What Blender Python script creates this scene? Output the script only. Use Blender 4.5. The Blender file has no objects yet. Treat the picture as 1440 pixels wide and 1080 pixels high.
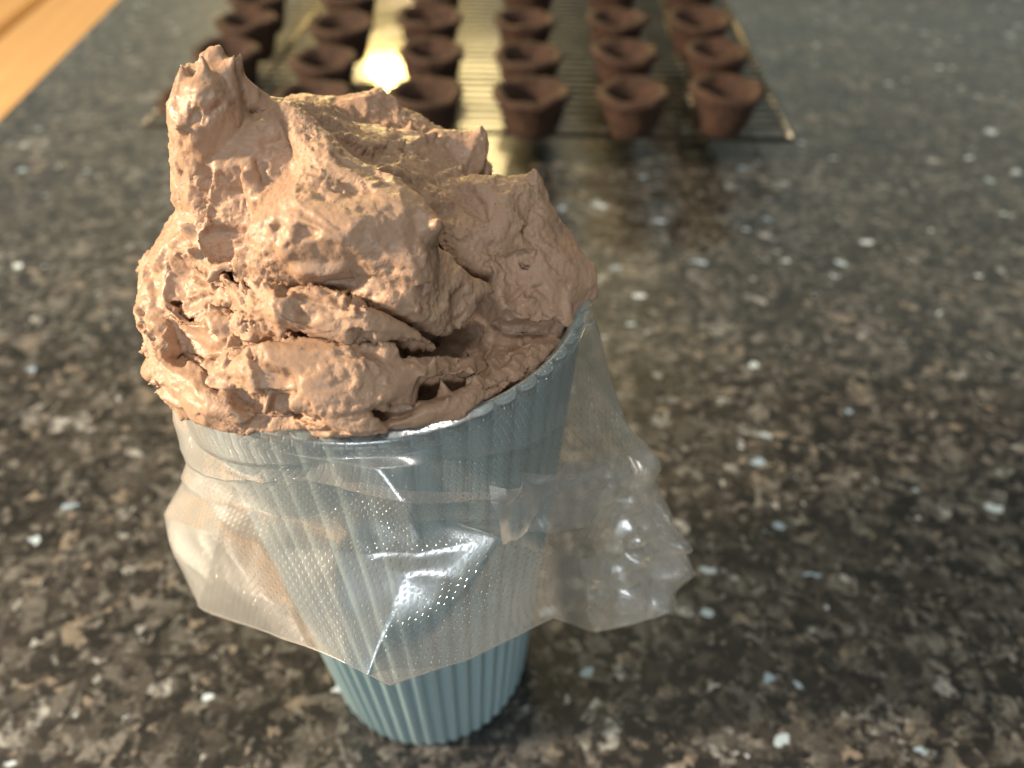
import bpy, bmesh, math, random
import numpy as np
from mathutils import Vector, Matrix

random.seed(7)
rng = np.random.default_rng(11)
scene = bpy.context.scene
col = scene.collection

# ------------------------------------------------------------------ camera
H = 0.22                       # camera height over the counter
PITCH = math.radians(43.0)     # looking down
FPX = 1070.0                   # focal length in pixels of the 1440-wide photograph
CP, SP = math.cos(PITCH), math.sin(PITCH)
cam_d = bpy.data.cameras.new('camera')
cam = bpy.data.objects.new('camera', cam_d); col.objects.link(cam)
cam.location = (0, 0, H)
cam.rotation_euler = (math.pi/2 - PITCH, 0, 0)
cam_d.sensor_width = 36.0
cam_d.lens = FPX/1440*36
cam_d.clip_start = 0.01; cam_d.clip_end = 30
cam_d.dof.use_dof = True
cam_d.dof.focus_distance = 0.122
cam_d.dof.aperture_fstop = 12.5
scene.camera = cam

# ------------------------------------------------------------------ light
world = bpy.data.worlds.new('World'); scene.world = world; world.use_nodes = True
bg = world.node_tree.nodes['Background']
bg.inputs[0].default_value = (0.76, 0.86, 0.79, 1); bg.inputs[1].default_value = 0.12

def area(name, loc, target, size, power, colour, size_y=None):
    d = bpy.data.lights.new(name, 'AREA'); d.energy = power; d.color = colour
    d.size = size
    if size_y: d.shape = 'RECTANGLE'; d.size_y = size_y
    o = bpy.data.objects.new(name, d); col.objects.link(o); o.location = loc
    o.rotation_euler = (Vector(target)-Vector(loc)).to_track_quat('-Z', 'Y').to_euler()
    return o
area('warm_key_light', (-1.05, -0.02, 0.58), (-0.02, 0.11, 0.15), 0.08, 32.0, (1.0, 0.79, 0.56))
area('cool_window_light', (-0.25, -1.5, 0.75), (-0.02, 0.11, 0.1), 0.70, 11.0, (0.86, 0.94, 1.0), 0.60)
area('cool_ceiling_light', (0.25, -0.10, 1.60), (0, 0.2, 0.1), 0.22, 6.0, (1.0, 0.95, 0.88))
area('yellow_pendant_light', (-0.36, 2.2, 0.64), (-0.05, 0.3, 0.1), 0.10, 8.0, (1.0, 0.70, 0.22))
area('yellow_wall_glow_light', (-0.30, 2.3, 1.15), (-0.05, 0.3, 0.0), 0.60, 25.0, (1.0, 0.76, 0.34), 1.1)

area('far_room_light', (0.2, 3.2, 1.55), (0, 0.2, 0.6), 6.0, 5.5, (0.86, 0.96, 0.80), 1.7)
scene.view_settings.view_transform = 'Standard'
scene.view_settings.look = 'None'
scene.view_settings.exposure = 0.33
scene.view_settings.gamma = 1.0
scene.render.engine = 'CYCLES'
scene.cycles.use_denoising = True
scene.cycles.transparent_max_bounces = 24
scene.cycles.max_bounces = 10
scene.cycles.sample_clamp_indirect = 6

# ------------------------------------------------------------------ helpers
def ray(u, v):
    xn, yn = (u-720)/FPX, (v-540)/FPX
    return np.array([xn, CP - yn*SP, -SP - yn*CP])
def on_z(u, v, z):
    d = ray(u, v); t = (z-H)/d[2]
    return np.array([d[0]*t, d[1]*t, z])
CX, CY = -0.0245, 0.1146       # the cup's axis on the counter
CUP_H, R_TOP, R_BOT = 0.1375, 0.0383, 0.0287
def at(u, v, dy):              # a pixel, on the upright plane dy millimetres behind the cup's axis
    d = ray(u, v); t = (CY + dy*0.001)/d[1]
    return np.array([0, 0, H]) + d*t
def depth(p):
    return p[1]*CP + (H-p[2])*SP

def hash3(ix, iy, iz, seed):
    h = (ix.astype(np.int64)*374761393 + iy.astype(np.int64)*668265263 + iz.astype(np.int64)*2147483647 + seed*1274126177) & 0xFFFFFFFF
    h = ((h ^ (h >> 13))*1274126177) & 0xFFFFFFFF
    h = ((h ^ (h >> 16))*2246822519) & 0xFFFFFFFF
    h = h ^ (h >> 15)
    return (h & 0xFFFFFF).astype(np.float32)/0xFFFFFF*2-1
def vnoise(P, seed=0):
    i = np.floor(P).astype(np.int64); f = (P-i).astype(np.float32)
    w = f*f*f*(f*(f*6-15)+10)
    out = 0
    for a in (0, 1):
        for b in (0, 1):
            for c in (0, 1):
                k = hash3(i[:, 0]+a, i[:, 1]+b, i[:, 2]+c, seed)
                out = out + k*(w[:, 0] if a else 1-w[:, 0])*(w[:, 1] if b else 1-w[:, 1])*(w[:, 2] if c else 1-w[:, 2])
    return out
def fbm(P, seed=0, octaves=3):
    o = 0; a = 1.0
    for k in range(octaves):
        o = o + a*vnoise(P*(2.03**k)+k*7.3, seed+k*17); a *= 0.5
    return o

def link_mesh(name, verts, faces, mat, parent=None, smooth=True):
    me = bpy.data.meshes.new(name)
    me.from_pydata([tuple(map(float, v)) for v in verts], [], [tuple(map(int, f)) for f in faces])
    me.update()
    if smooth: me.polygons.foreach_set('use_smooth', [True]*len(me.polygons))
    o = bpy.data.objects.new(name, me); col.objects.link(o)
    if mat: me.materials.append(mat)
    if parent: o.parent = parent
    return o
def tag(o, label, cat, group=None):
    o['label'] = label; o['category'] = cat
    if group: o['group'] = group
    return o
def empty(name, loc=(0, 0, 0)):
    o = bpy.data.objects.new(name, None); col.objects.link(o); o.location = loc
    o.empty_display_size = 0.01
    return o
def lathe(profile, n, warp=None, closed_ends=(False, False)):
    V, F = [], []
    for (r, z) in profile:
        for k in range(n):
            a = 2*math.pi*k/n
            rr, zz = (r, z) if warp is None else warp(r, z, a)
            V.append((rr*math.cos(a), rr*math.sin(a), zz))
    m = len(profile)
    for i in range(m-1):
        for k in range(n):
            k2 = (k+1) % n
            F.append((i*n+k, i*n+k2, (i+1)*n+k2, (i+1)*n+k))
    if closed_ends[0]: F.append(tuple(reversed(range(n))))
    if closed_ends[1]: F.append(tuple((m-1)*n+k for k in range(n)))
    return V, F

class NT:
    def __init__(self, name):
        self.m = bpy.data.materials.new(name); self.m.use_nodes = True
        self.t = self.m.node_tree; self.t.nodes.clear()
        self.out = self.t.nodes.new('ShaderNodeOutputMaterial')
    def n(self, kind, **kw):
        nd = self.t.nodes.new(kind)
        for k, v in kw.items():
            if k.startswith('_'): setattr(nd, k[1:], v)
            else:
                key = int(k[1:]) if k[0] == 'i' and k[1:].isdigit() else k.replace('0', ' ')
                s = nd.inputs[key]
                if isinstance(v, bpy.types.NodeSocket): self.t.links.new(v, s)
                else: s.default_value = v
        return nd
    def ramp(self, fac, stops, interp='LINEAR'):
        nd = self.t.nodes.new('ShaderNodeValToRGB'); self.t.links.new(fac, nd.inputs[0])
        cr = nd.color_ramp; cr.interpolation = interp
        while len(cr.elements) < len(stops): cr.elements.new(0.5)
        for e, (p, c) in zip(cr.elements, stops):
            e.position = p; e.color = (*c, 1) if len(c) == 3 else c
        return nd.outputs[0]
    def math(self, op, a, b=0.0, clamp=False):
        nd = self.t.nodes.new('ShaderNodeMath'); nd.operation = op; nd.use_clamp = clamp
        for k, v in ((0, a), (1, b)):
            if isinstance(v, bpy.types.NodeSocket): self.t.links.new(v, nd.inputs[k])
            else: nd.inputs[k].default_value = v
        return nd.outputs[0]
    def mix(self, fac, a, b, blend='MIX'):
        nd = self.t.nodes.new('ShaderNodeMix'); nd.data_type = 'RGBA'; nd.blend_type = blend
        for k, v in ((0, fac), (6, a), (7, b)):
            if isinstance(v, bpy.types.NodeSocket): self.t.links.new(v, nd.inputs[k])
            else: nd.inputs[k].default_value = v if not isinstance(v, tuple) or len(v) == 4 else (*v, 1)
        return nd.outputs[2]
    def surf(self, sh): self.t.links.new(sh, self.out.inputs[0]); return self.m

# ------------------------------------------------------------------ materials
def granite_material():
    t = NT('polished_granite')
    co = t.n('ShaderNodeTexCoord').outputs['Object']
    wn = t.n('ShaderNodeTexNoise', Vector=co, Scale=95.0, Detail=3.0)
    wsub = t.n('ShaderNodeVectorMath', _operation='SUBTRACT', i0=wn.outputs['Color'], i1=(0.5, 0.5, 0.5)).outputs[0]
    wsc = t.n('ShaderNodeVectorMath', _operation='SCALE', i0=wsub); wsc.inputs['Scale'].default_value = 0.010
    p = t.n('ShaderNodeVectorMath', _operation='ADD', i0=co, i1=wsc.outputs[0]).outputs[0]
    def vor(scale, rnd=1.0, off=(0, 0, 0), stretch=(1, 1, 1), rot=0.0):
        mp = t.n('ShaderNodeMapping', Vector=p, Location=off, Scale=stretch, Rotation=(0, 0, rot)).outputs[0]
        return t.n('ShaderNodeTexVoronoi', Vector=mp, Scale=scale, Randomness=rnd)
    def chan(v):
        return t.n('ShaderNodeSeparateColor', Color=v.outputs['Color'])
    def grains(v, k):
        return t.ramp(chan(v).outputs[k], [(0.0, (0.004, 0.0038, 0.0035)), (0.32, (0.014, 0.012, 0.010)), (0.48, (0.034, 0.030, 0.026)), (0.62, (0.060, 0.056, 0.051)), (0.76, (0.10, 0.098, 0.093)), (0.87, (0.16, 0.157, 0.150)), (0.95, (0.20, 0.175, 0.145)), (0.985, (0.34, 0.36, 0.37))], 'CONSTANT')
    big = grains(vor(84), 0); mid = grains(vor(165, off=(3.1, 1.7, 0), stretch=(1, 1.5, 1), rot=0.6), 1)
    small = grains(vor(360, off=(7, 2, 0)), 2); tiny = grains(vor(720, off=(2, 9, 0)), 0)
    def mask(sc, lo, k, off):
        mp = t.n('ShaderNodeMapping', Vector=co, Location=off).outputs[0]
        f = t.n('ShaderNodeTexNoise', Vector=mp, Scale=sc, Detail=4.0, Roughness=0.65).outputs[0]
        return t.math('MULTIPLY', t.math('SUBTRACT', f, lo), k, True)
    c = t.mix(mask(95.0, 0.43, 9.0, (0, 0, 0)), big, mid)
    c = t.mix(mask(140.0, 0.46, 9.0, (5, 1, 0)), c, small)
    c = t.mix(mask(240.0, 0.54, 8.0, (1, 7, 0)), c, tiny)
    cloud = t.n('ShaderNodeTexNoise', Vector=co, Scale=1100.0, Detail=3.0, Roughness=0.7).outputs[0]
    c = t.mix(1.0, c, t.ramp(cloud, [(0.3, (0.45, 0.44, 0.43)), (0.7, (1.20, 1.18, 1.15))]), 'MULTIPLY')
    # rare feldspar flakes, their blue-white glints painted as pale base colour
    fn = t.n('ShaderNodeTexNoise', Vector=co, Scale=420.0, Detail=3.0).outputs[0]
    for (sc, off, cut, base) in ((70, (11, 5, 0), 0.966, 0.26), (165, (1, 15, 0), 0.968, 0.44)):
        fl = vor(sc, off=off, stretch=(1, 1.5, 1), rot=-0.4); fs = chan(fl)
        near = t.math('SUBTRACT', t.math('ADD', base, t.math('MULTIPLY', fs.outputs[2], 0.40)), t.math('ADD', fl.outputs['Distance'], t.math('MULTIPLY', fn, 0.6)))
        fac = t.math('MULTIPLY', t.math('GREATER_THAN', fs.outputs[0], cut), t.math('MULTIPLY', near, 9.0, True))
        c = t.mix(fac, c, t.mix(fs.outputs[1], (0.20, 0.30, 0.40), (0.52, 0.61, 0.67)))
    b = t.n('ShaderNodeBsdfPrincipled', Base0Color=c, Roughness=0.42)
    b.inputs['Coat Weight'].default_value = 1.0; b.inputs['Coat Roughness'].default_value = 0.09
    b.inputs['Specular IOR Level'].default_value = 0.5
    b.inputs['IOR'].default_value = 1.5
    return t.surf(b.outputs[0])

def frosting_material():
    t = NT('chocolate_buttercream')
    co = t.n('ShaderNodeTexCoord').outputs['Object']
    torn = t.n('ShaderNodeAttribute', _attribute_name='torn').outputs['Fac']
    n1 = t.n('ShaderNodeTexNoise', Vector=co, Scale=170.0, Detail=4.0).outputs[0]
    n2 = t.n('ShaderNodeTexNoise', Vector=co, Scale=1900.0, Detail=4.0, Roughness=0.65).outputs[0]
    n3 = t.n('ShaderNodeTexNoise', Vector=co, Scale=700.0, Detail=3.0, Roughness=0.6).outputs[0]
    vo = t.n('ShaderNodeTexVoronoi', Vector=co, Scale=800.0).outputs['Distance']
    c = t.mix(n1, (0.312, 0.193, 0.124), (0.392, 0.256, 0.174))
    c = t.mix(t.math('MULTIPLY', torn, 0.45), c, (0.43, 0.280, 0.186, 1))
    hgt = t.math('ADD', t.math('MULTIPLY', n2, 0.5), t.math('MULTIPLY', n3, 1.4))
    pits = t.math('MINIMUM', vo, 0.22)
    hgt = t.math('ADD', hgt, t.math('MULTIPLY', pits, 2.2))
    bump = t.n('ShaderNodeBump', Distance=0.0006, Height=hgt)
    t.t.links.new(t.math('ADD', 0.22, t.math('MULTIPLY', torn, 0.45)), bump.inputs['Strength'])
    b = t.n('ShaderNodeBsdfPrincipled', Base0Color=c, Normal=bump.outputs[0])
    ro = t.n('ShaderNodeMapRange', Value=n3, i1=0.35, i2=0.7, i3=0.32, i4=0.56).outputs[0]
    t.t.links.new(t.math('ADD', ro, t.math('MULTIPLY', torn, 0.22)), b.inputs['Roughness'])
    b.inputs['Specular IOR Level'].default_value = 0.38
    b.inputs['Subsurface Weight'].default_value = 0.08
    b.inputs['Subsurface Radius'].default_value = (1.0, 0.5, 0.25)
    b.inputs['Subsurface Scale'].default_value = 0.001
    return t.surf(b.outputs[0])

def film_material():
    t = NT('milky_plastic_film')
    uv = t.n('ShaderNodeTexCoord').outputs['UV']
    co = t.n('ShaderNodeTexCoord').outputs['Object']
    # embossed grip dots: a staggered grid on the film's own unrolled surface
    s = t.n('ShaderNodeMapping', Vector=uv, Rotation=(0, 0, 0.62)).outputs[0]
    vo = t.n('ShaderNodeTexVoronoi', Vector=s, Scale=1.0, Randomness=0.04, _voronoi_dimensions='2D')
    dot = t.n('ShaderNodeMapRange', Value=vo.outputs['Distance'], i1=0.08, i2=0.26, i3=1.0, i4=0.0).outputs[0]
    wr = t.n('ShaderNodeTexNoise', Vector=co, Scale=60.0, Detail=4.0).outputs[0]
    fine = t.n('ShaderNodeTexNoise', Vector=co, Scale=700.0, Detail=2.0).outputs[0]
    b1 = t.n('ShaderNodeBump', Strength=0.15, Distance=0.002, Height=wr)
    b2 = t.n('ShaderNodeBump', Strength=0.75, Distance=0.0004, Height=dot, Normal=b1.outputs[0])
    b3 = t.n('ShaderNodeBump', Strength=0.15, Distance=0.0003, Height=fine, Normal=b2.outputs[0])
    nor = b3.outputs[0]
    clear = t.n('ShaderNodeBsdfTransparent', Color=(0.97, 0.97, 0.965, 1))
    dif = t.n('ShaderNodeBsdfDiffuse', Color=(0.66, 0.655, 0.64, 1), Normal=nor)
    tra = t.n('ShaderNodeBsdfTranslucent', Color=(0.66, 0.645, 0.62, 1), Normal=nor)
    milk = t.n('ShaderNodeMixShader', i0=0.6, i1=dif.outputs[0], i2=tra.outputs[0])
    lw = t.n('ShaderNodeLayerWeight', Blend=0.35)
    haze = t.n('ShaderNodeMapRange', Value=lw.outputs['Facing'], i1=0.0, i2=1.0, i3=0.19, i4=0.52).outputs[0]
    body = t.n('ShaderNodeMixShader', i0=haze, i1=clear.outputs[0], i2=milk.outputs[0])
    gl = t.n('ShaderNodeBsdfGlossy', Color=(1, 1, 1, 1), Roughness=0.17, Normal=nor)
    gl2 = t.n('ShaderNodeBsdfGlossy', Color=(1, 1, 1, 1), Roughness=0.36, Normal=b1.outputs[0])
    gl = t.n('ShaderNodeMixShader', i0=0.5, i1=gl.outputs[0], i2=gl2.outputs[0])
    lw2 = t.n('ShaderNodeLayerWeight', Blend=0.5, Normal=nor)
    f = t.math('ADD', t.math('MULTIPLY', t.math('POWER', lw2.outputs['Facing'], 5.0), 0.75), 0.17, True)
    sh = t.n('ShaderNodeMixShader', i0=f, i1=body.outputs[0], i2=gl.outputs[0])
    return t.surf(sh.outputs[0])

def ceramic_material():
    t = NT('blue_glazed_ceramic')
    co = t.n('ShaderNodeTexCoord').outputs['Object']
    n = t.n('ShaderNodeTexNoise', Vector=co, Scale=60.0, Detail=3.0).outputs[0]
    c = t.mix(n, (0.215, 0.315, 0.337), (0.250, 0.358, 0.376))
    b = t.n('ShaderNodeBsdfPrincipled', Base0Color=c, Roughness=0.34)
    return t.surf(b.outputs[0])

def cookie_material():
    t = NT('chocolate_cookie')
    co = t.n('ShaderNodeTexCoord').outputs['Object']
    n = t.n('ShaderNodeTexNoise', Vector=co, Scale=260.0, Detail=5.0, Roughness=0.7).outputs[0]
    c = t.ramp(n, [(0.3, (0.010, 0.005, 0.003)), (0.55, (0.042, 0.0175, 0.0082)), (0.78, (0.118, 0.052, 0.024))])
    bump = t.n('ShaderNodeBump', Strength=0.7, Distance=0.001, Height=n)
    b = t.n('ShaderNodeBsdfPrincipled', Base0Color=c, Roughness=0.85, Normal=bump.outputs[0])
    return t.surf(b.outputs[0])

def wire_material():
    t = NT('dark_wire')
    co = t.n('ShaderNodeTexCoord').outputs['Object']
    n = t.n('ShaderNodeTexNoise', Vector=co, Scale=80.0, Detail=2.0).outputs[0]
    c = t.mix(n, (0.10, 0.09, 0.07), (0.18, 0.16, 0.12))
    b = t.n('ShaderNodeBsdfPrincipled', Base0Color=c, Roughness=0.28, Metallic=0.85)
    return t.surf(b.outputs[0])

def painted_glint_wire_material():
    t = NT('painted_glint_wire')  # lighter gold metal: the bars' highlights are painted into this colour
    co = t.n('ShaderNodeTexCoord').outputs['Object']
    n = t.n('ShaderNodeTexNoise', Vector=co, Scale=120.0, Detail=2.0).outputs[0]
    b = t.n('ShaderNodeBsdfPrincipled', Base0Color=t.mix(n, (0.50, 0.43, 0.30), (0.66, 0.58, 0.42)), Roughness=0.30, Metallic=0.9)
    return t.surf(b.outputs[0])

def wood_material():
    t = NT('honey_wood')
    co = t.n('ShaderNodeTexCoord').outputs['Object']
    mp = t.n('ShaderNodeMapping', Vector=co, Scale=(2.0, 30.0, 30.0)).outputs[0]
    n = t.n('ShaderNodeTexNoise', Vector=mp, Scale=3.0, Detail=5.0).outputs[0]
    rnd = t.n('ShaderNodeObjectInfo').outputs['Random']
    c = t.ramp(n, [(0.3, (0.46, 0.24, 0.095)), (0.6, (0.60, 0.34, 0.14)), (0.8, (0.68, 0.42, 0.20))])
    c = t.mix(t.math('MULTIPLY', rnd, 0.35), c, (0.74, 0.52, 0.28))
    b = t.n('ShaderNodeBsdfPrincipled', Base0Color=c, Roughness=0.4)
    return t.surf(b.outputs[0])

M = {k: f() for k, f in dict(granite=granite_material, frosting=frosting_material, film=film_material, ceramic=ceramic_material,
                             cookie=cookie_material, wire=wire_material, painted_glint_wire=painted_glint_wire_material, wood=wood_material).items()}

# ------------------------------------------------------------------ the counter and the wooden table beyond it
e0, e1 = on_z(0, 160, 0), on_z(160, 0, 0)
ed = (e1-e0)/np.linalg.norm(e1-e0)                       # along the counter's left edge
nrm = np.array([ed[1], -ed[0], 0])                       # into the counter
if nrm[0] < 0: nrm = -nrm
def counter():
    a = e0-ed*0.9; b = e0+ed*2.2; c = b+nrm*2.6; d = a+nrm*2.6
    bm = bmesh.new()
    top = [bm.verts.new((p[0], p[1], 0)) for p in (a, b, c, d)]
    f = bm.faces.new(top)
    if f.normal.z < 0: f.normal_flip()
    r = bmesh.ops.extrude_face_region(bm, geom=[f])
    for v in r['geom']:
        if isinstance(v, bmesh.types.BMVert): v.co.z = -0.03
    bmesh.ops.recalc_face_normals(bm, faces=bm.faces)
    bmesh.ops.bevel(bm, geom=[e for e in bm.edges if abs(e.verts[0].co.z-e.verts[1].co.z) < 1e-6 and e.verts[0].co.z > -0.001],
                    offset=0.004, segments=3, affect='EDGES')
    me = bpy.data.meshes.new('granite_counter'); bm.to_mesh(me); bm.free()
    o = bpy.data.objects.new('granite_counter', me); col.objects.link(o); me.materials.append(M['granite'])
    o['kind'] = 'structure'
    return o
counter()

def box_mesh(name, sx, sy, sz, bev):
    bm = bmesh.new(); bmesh.ops.create_cube(bm, size=1)
    for v in bm.verts: v.co = Vector((v.co.x*sx, v.co.y*sy, v.co.z*sz))
    bmesh.ops.bevel(bm, geom=bm.edges[:], offset=bev, segments=2, affect='EDGES')
    me = bpy.data.meshes.new(name); bm.to_mesh(me); bm.free()
    return me
def wooden_table():
    zt = -0.12
    root = empty('wooden_table', tuple(e0-nrm*0.2+np.array([0, 0, zt-0.03])))
    tag(root, 'honey coloured plank table beyond the edge of the granite counter', 'table')
    ang = math.atan2(ed[1], ed[0])
    g0, g1 = on_z(0, 47, zt), on_z(45, 0, zt)            # the dark gap between two planks
    g = float(np.dot((g0-e0), -nrm))
    w = g+0.02
    me = box_mesh('plank', 3.6, w, 0.03, 0.003); me.materials.append(M['wood'])
    for k in range(4):
        o = bpy.data.objects.new('plank', me); col.objects.link(o)
        off = g - w/2 - 0.006 if k == 0 else g + 0.012 + (k-0.5)*w + (k-1)*0.004
        c = e0 + ed*0.6 - nrm*off
        o.location = (c[0]-root.location.x, c[1]-root.location.y, 0.03-0.015)
        o.rotation_euler = (0, 0, ang); o.parent = root
wooden_table()

# ------------------------------------------------------------------ the cup
def cup():
    root = empty('ribbed_cup', (CX, CY, 0))
    tag(root, 'pale blue ribbed ceramic cup under the plastic bag and frosting', 'cup')
    NF = 50; n = NF*14
    prof = []
    for k in range(41):
        s = k/40; prof.append((R_BOT+(R_TOP-R_BOT)*s, CUP_H*s))
    out = [(R_BOT*0.80, 0.0), (R_BOT*0.93, 0.0004), (R_BOT*0.985, 0.0016)] + [(r, z+0.0034) for r, z in prof[:-1]]
    out += [(R_TOP, CUP_H-0.0012), (R_TOP-0.0004, CUP_H-0.0003), (R_TOP-0.0012, CUP_H), (R_TOP-0.0021, CUP_H-0.0004), (R_TOP-0.0025, CUP_H-0.0016)]
    m = len(out)
    out += [(R_TOP-0.0025-(R_TOP-R_BOT)*s, CUP_H-(CUP_H-0.006)*s) for s in (0.1, 0.3, 0.6, 1.0)] + [(0.001, 0.006)]
    def warp(r, z, a, ):
        i = warp.i // n; warp.i += 1
        amp = 0.0
        if 3 <= i < m-5: amp = 1.0
        elif i == 2: amp = 0.6
        elif m-5 <= i < m-1: amp = (0.9, 0.8, 0.55, 0.25)[i-(m-5)]
        g = abs(math.cos(a*NF/2))**0.8
        dr = -amp*0.0014*(1-g)
        return r+dr, z - (amp*0.00025*(1-g) if i >= m-5 and i < m else 0)
    warp.i = 0
    V, F = lathe(out, n, warp, (True, False))
    link_mesh('cup_body', V, F, M['ceramic'], root)
cup()

# ------------------------------------------------------------------ the frosting: a solid field of strokes, meshed
import time
_t0 = time.time()
CELL = 0.00036
LO = np.array([-0.084, 0.066, CUP_H-0.012]); HI = np.array([0.024, 0.163, 0.186])
NG = np.ceil((HI-LO)/CELL).astype(int)+1
AX = [(LO[k]+CELL*np.arange(NG[k])).astype(np.float32) for k in range(3)]
FIELD = np.full(NG, 0.02, np.float32)
RIGHT = np.array([1.0, 0, 0]); UP = np.array([0, SP, CP]); TOW = np.array([0, -CP, SP])
def camdir(n):
    w = n[0]*RIGHT+n[1]*UP+n[2]*TOW
    return w/np.linalg.norm(w)

def lattice_noise(step, seed):
    """smooth random field over the whole grid"""
    r = np.random.default_rng(seed); mats = []; gs = []
    for k in range(3):
        g = int((HI[k]-LO[k])/step)+4; gs.append(g)
        x = (AX[k]-LO[k])/step; i = np.floor(x).astype(int); f = x-i
        m = np.zeros((NG[k], g), np.float32)
        w = [(1-f)**3/6, (3*f**3-6*f**2+4)/6, (-3*f**3+3*f**2+3*f+1)/6, f**3/6]
        for q in range(4): m[np.arange(NG[k]), np.minimum(i+q, g-1)] += w[q]
        mats.append(m)
    a = r.standard_normal(gs).astype(np.float32)
    a = np.tensordot(mats[0], a, (1, 0)); a = np.moveaxis(np.tensordot(mats[1], a, (1, 1)), 0, 1)
    a = np.moveaxis(np.tensordot(mats[2], a, (1, 2)), 0, 2)
    return np.ascontiguousarray(a)*2.0
WARP = [lattice_noise(0.0075, 50+k)*0.0012 + lattice_noise(0.0032, 60+k)*0.00055 for k in range(3)]

def smin(a, b, k):
    h = np.maximum(k-np.abs(a-b), 0)/k
    return np.minimum(a, b)-h*h*k*0.25
def spline(pts, per=5):
    pts = np.array(pts, float)
    if len(pts) < 3 : return pts
    P = np.vstack([2*pts[0]-pts[1], pts, 2*pts[-1]-pts[-2]]); out = []
    for i in range(1, len(P)-2):
        for t in np.linspace(0, 1, per, endpoint=False):
            a, b, c, d = P[i-1:i+3]
            out.append(0.5*((2*b)+(-a+c)*t+(2*a-5*b+4*c-d)*t*t+(-a+3*b-3*c+d)*t**3))
    out.append(pts[-1]); return np.array(out)
def stroke(pts, flat=1.0, n=None, k=0.0012, cut=False, warp=1.0):
    """pts: (u, v, dy mm, radius px); flat < 1 thins the stroke along camera-space direction n"""
    W = []
    for q in pts:
        if q[0] == 'ring': p = np.array([CX+(R_TOP+q[2]*1e-3)*math.cos(math.radians(q[1])), CY+(R_TOP+q[2]*1e-3)*math.sin(math.radians(q[1])), CUP_H+q[3]*1e-3])
        else: p = at(*q[:3])
        W.append((*p, q[-1]*depth(p)/FPX))
    W = spline(W); W[:, 3] = np.maximum(W[:, 3], 0.0003)
    mg = 0.006
    lo = np.maximum(np.floor(((W[:, :3]-W[:, 3:]).min(0)-mg-LO)/CELL).astype(int), 0)
    hi = np.minimum(np.ceil(((W[:, :3]+W[:, 3:]).max(0)+mg-LO)/CELL).astype(int), NG)
    if (hi <= lo).any(): return
    sl = tuple(slice(a, b) for a, b in zip(lo, hi))
    X, Y, Z = np.meshgrid(*[AX[q][sl[q]] for q in range(3)], indexing='ij')
    if warp:
        X = X+WARP[0][sl]*warp; Y = Y+WARP[1][sl]*warp; Z = Z+WARP[2][sl]*warp
    if flat < 1.0:
        nn = camdir(n); g = (1/flat-1)
        dt = (X*nn[0]+Y*nn[1]+Z*nn[2])*g
        X = X+dt*nn[0]; Y = Y+dt*nn[1]; Z = Z+dt*nn[2]
        q = (W[:, :3]@nn)*g; W[:, :3] += q[:, None]*nn[None]
    D = np.full(X.shape, 0.05, np.float32)
    for a, b in zip(W[:-1], W[1:]):
        ab = b[:3]-a[:3]; L = max(float(ab@ab), 1e-12)
        h = np.clip(((X-a[0])*ab[0]+(Y-a[1])*ab[1]+(Z-a[2])*ab[2])/L, 0, 1)
        d = np.sqrt((X-a[0]-h*ab[0])**2+(Y-a[1]-h*ab[1])**2+(Z-a[2]-h*ab[2])**2)-(a[3]+(b[3]-a[3])*h)
        np.minimum(D, d, out=D)
    if flat < 1: D *= flat**0.5
    if cut: FIELD[sl] = -smin(-FIELD[sl], D, k)
    else: FIELD[sl] = smin(FIELD[sl], D, k)

def ellipsoid(c, r, k=0.002):
    X, Y, Z = np.meshgrid(*AX, indexing='ij', sparse=True)
    q = np.sqrt(((X-c[0])/r[0])**2+((Y-c[1])/r[1])**2+((Z-c[2])/r[2])**2)
    FIELD[...] = smin(FIELD, ((q-1)*min(r)).astype(np.float32), k)

# --- filling of the cup and the inner mass
ellipsoid((CX, CY, CUP_H-0.006), (0.0362, 0.0362, 0.0062))
ellipsoid((CX-0.014, CY+0.004, CUP_H+0.002), (0.027, 0.030, 0.016))
S = stroke
#STROKES
# back rim saddle and its small peak
S([(400, 200, 18, 52), (480, 205, 24, 52), (560, 215, 26, 48), (640, 240, 24, 46)], k=0.004)
S([(500, 175, 26, 26), (528, 155, 27, 16), (538, 136, 28, 4)], k=0.002)
S([(455, 170, 26, 18), (500, 152, 27, 10), (548, 150, 27, 6), (562, 178, 27, 8)], k=0.0015)
# tall leaning tower at the left
S([(345, 420, -4, 80), (338, 330, -2, 78), (330, 240, 0, 76), (322, 195, 2, 58)], k=0.003, warp=0.6)
S([(300, 330, -2, 50), (292, 240, -1, 48), (294, 190, 0, 40), (292, 158, 1, 28)], k=0.002, warp=0.5)
for (u0, u1, v1, dy, r0) in ((288, 266, 86, 0, 24), (296, 282, 93, 2, 26), (306, 298, 88, -2, 28), (314, 310, 80, 3, 26), (318, 322, 70, 3, 26), (334, 338, 80, 1, 26), (346, 353, 78, 4, 20)):
    S([(u0, 170, dy, r0+8), (u0*0.6+u1*0.4, 140, dy, r0), (u1*0.8+u0*0.2, v1+24, dy+1, r0*0.55), (u1, v1, dy+1, 3.2)], k=0.0022, warp=0.8)
S([(376, 230, 4, 36), (376, 165, 5, 26), (366, 122, 5, 8)], k=0.0015, warp=0.6)
# the tower's right flank: a crisp ridge left standing by a scoop
S([(352, 340, -10, 66), (362, 270, -6, 60), (378, 215, -2, 44), (395, 175, 0, 24), (405, 143, 1, 4)], k=0.002, warp=0.6)
S([(432, 205, -14, 16), (424, 245, -22, 20), (405, 295, -30, 18)], k=0.0005, cut=True)
S([(340, 78, -8, 10), (352, 110, -12, 14), (348, 145, -15, 8)], k=0.0005, cut=True)
S([(300, 92, -14, 12), (304, 125, -19, 8)], k=0.0006, cut=True)
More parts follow.
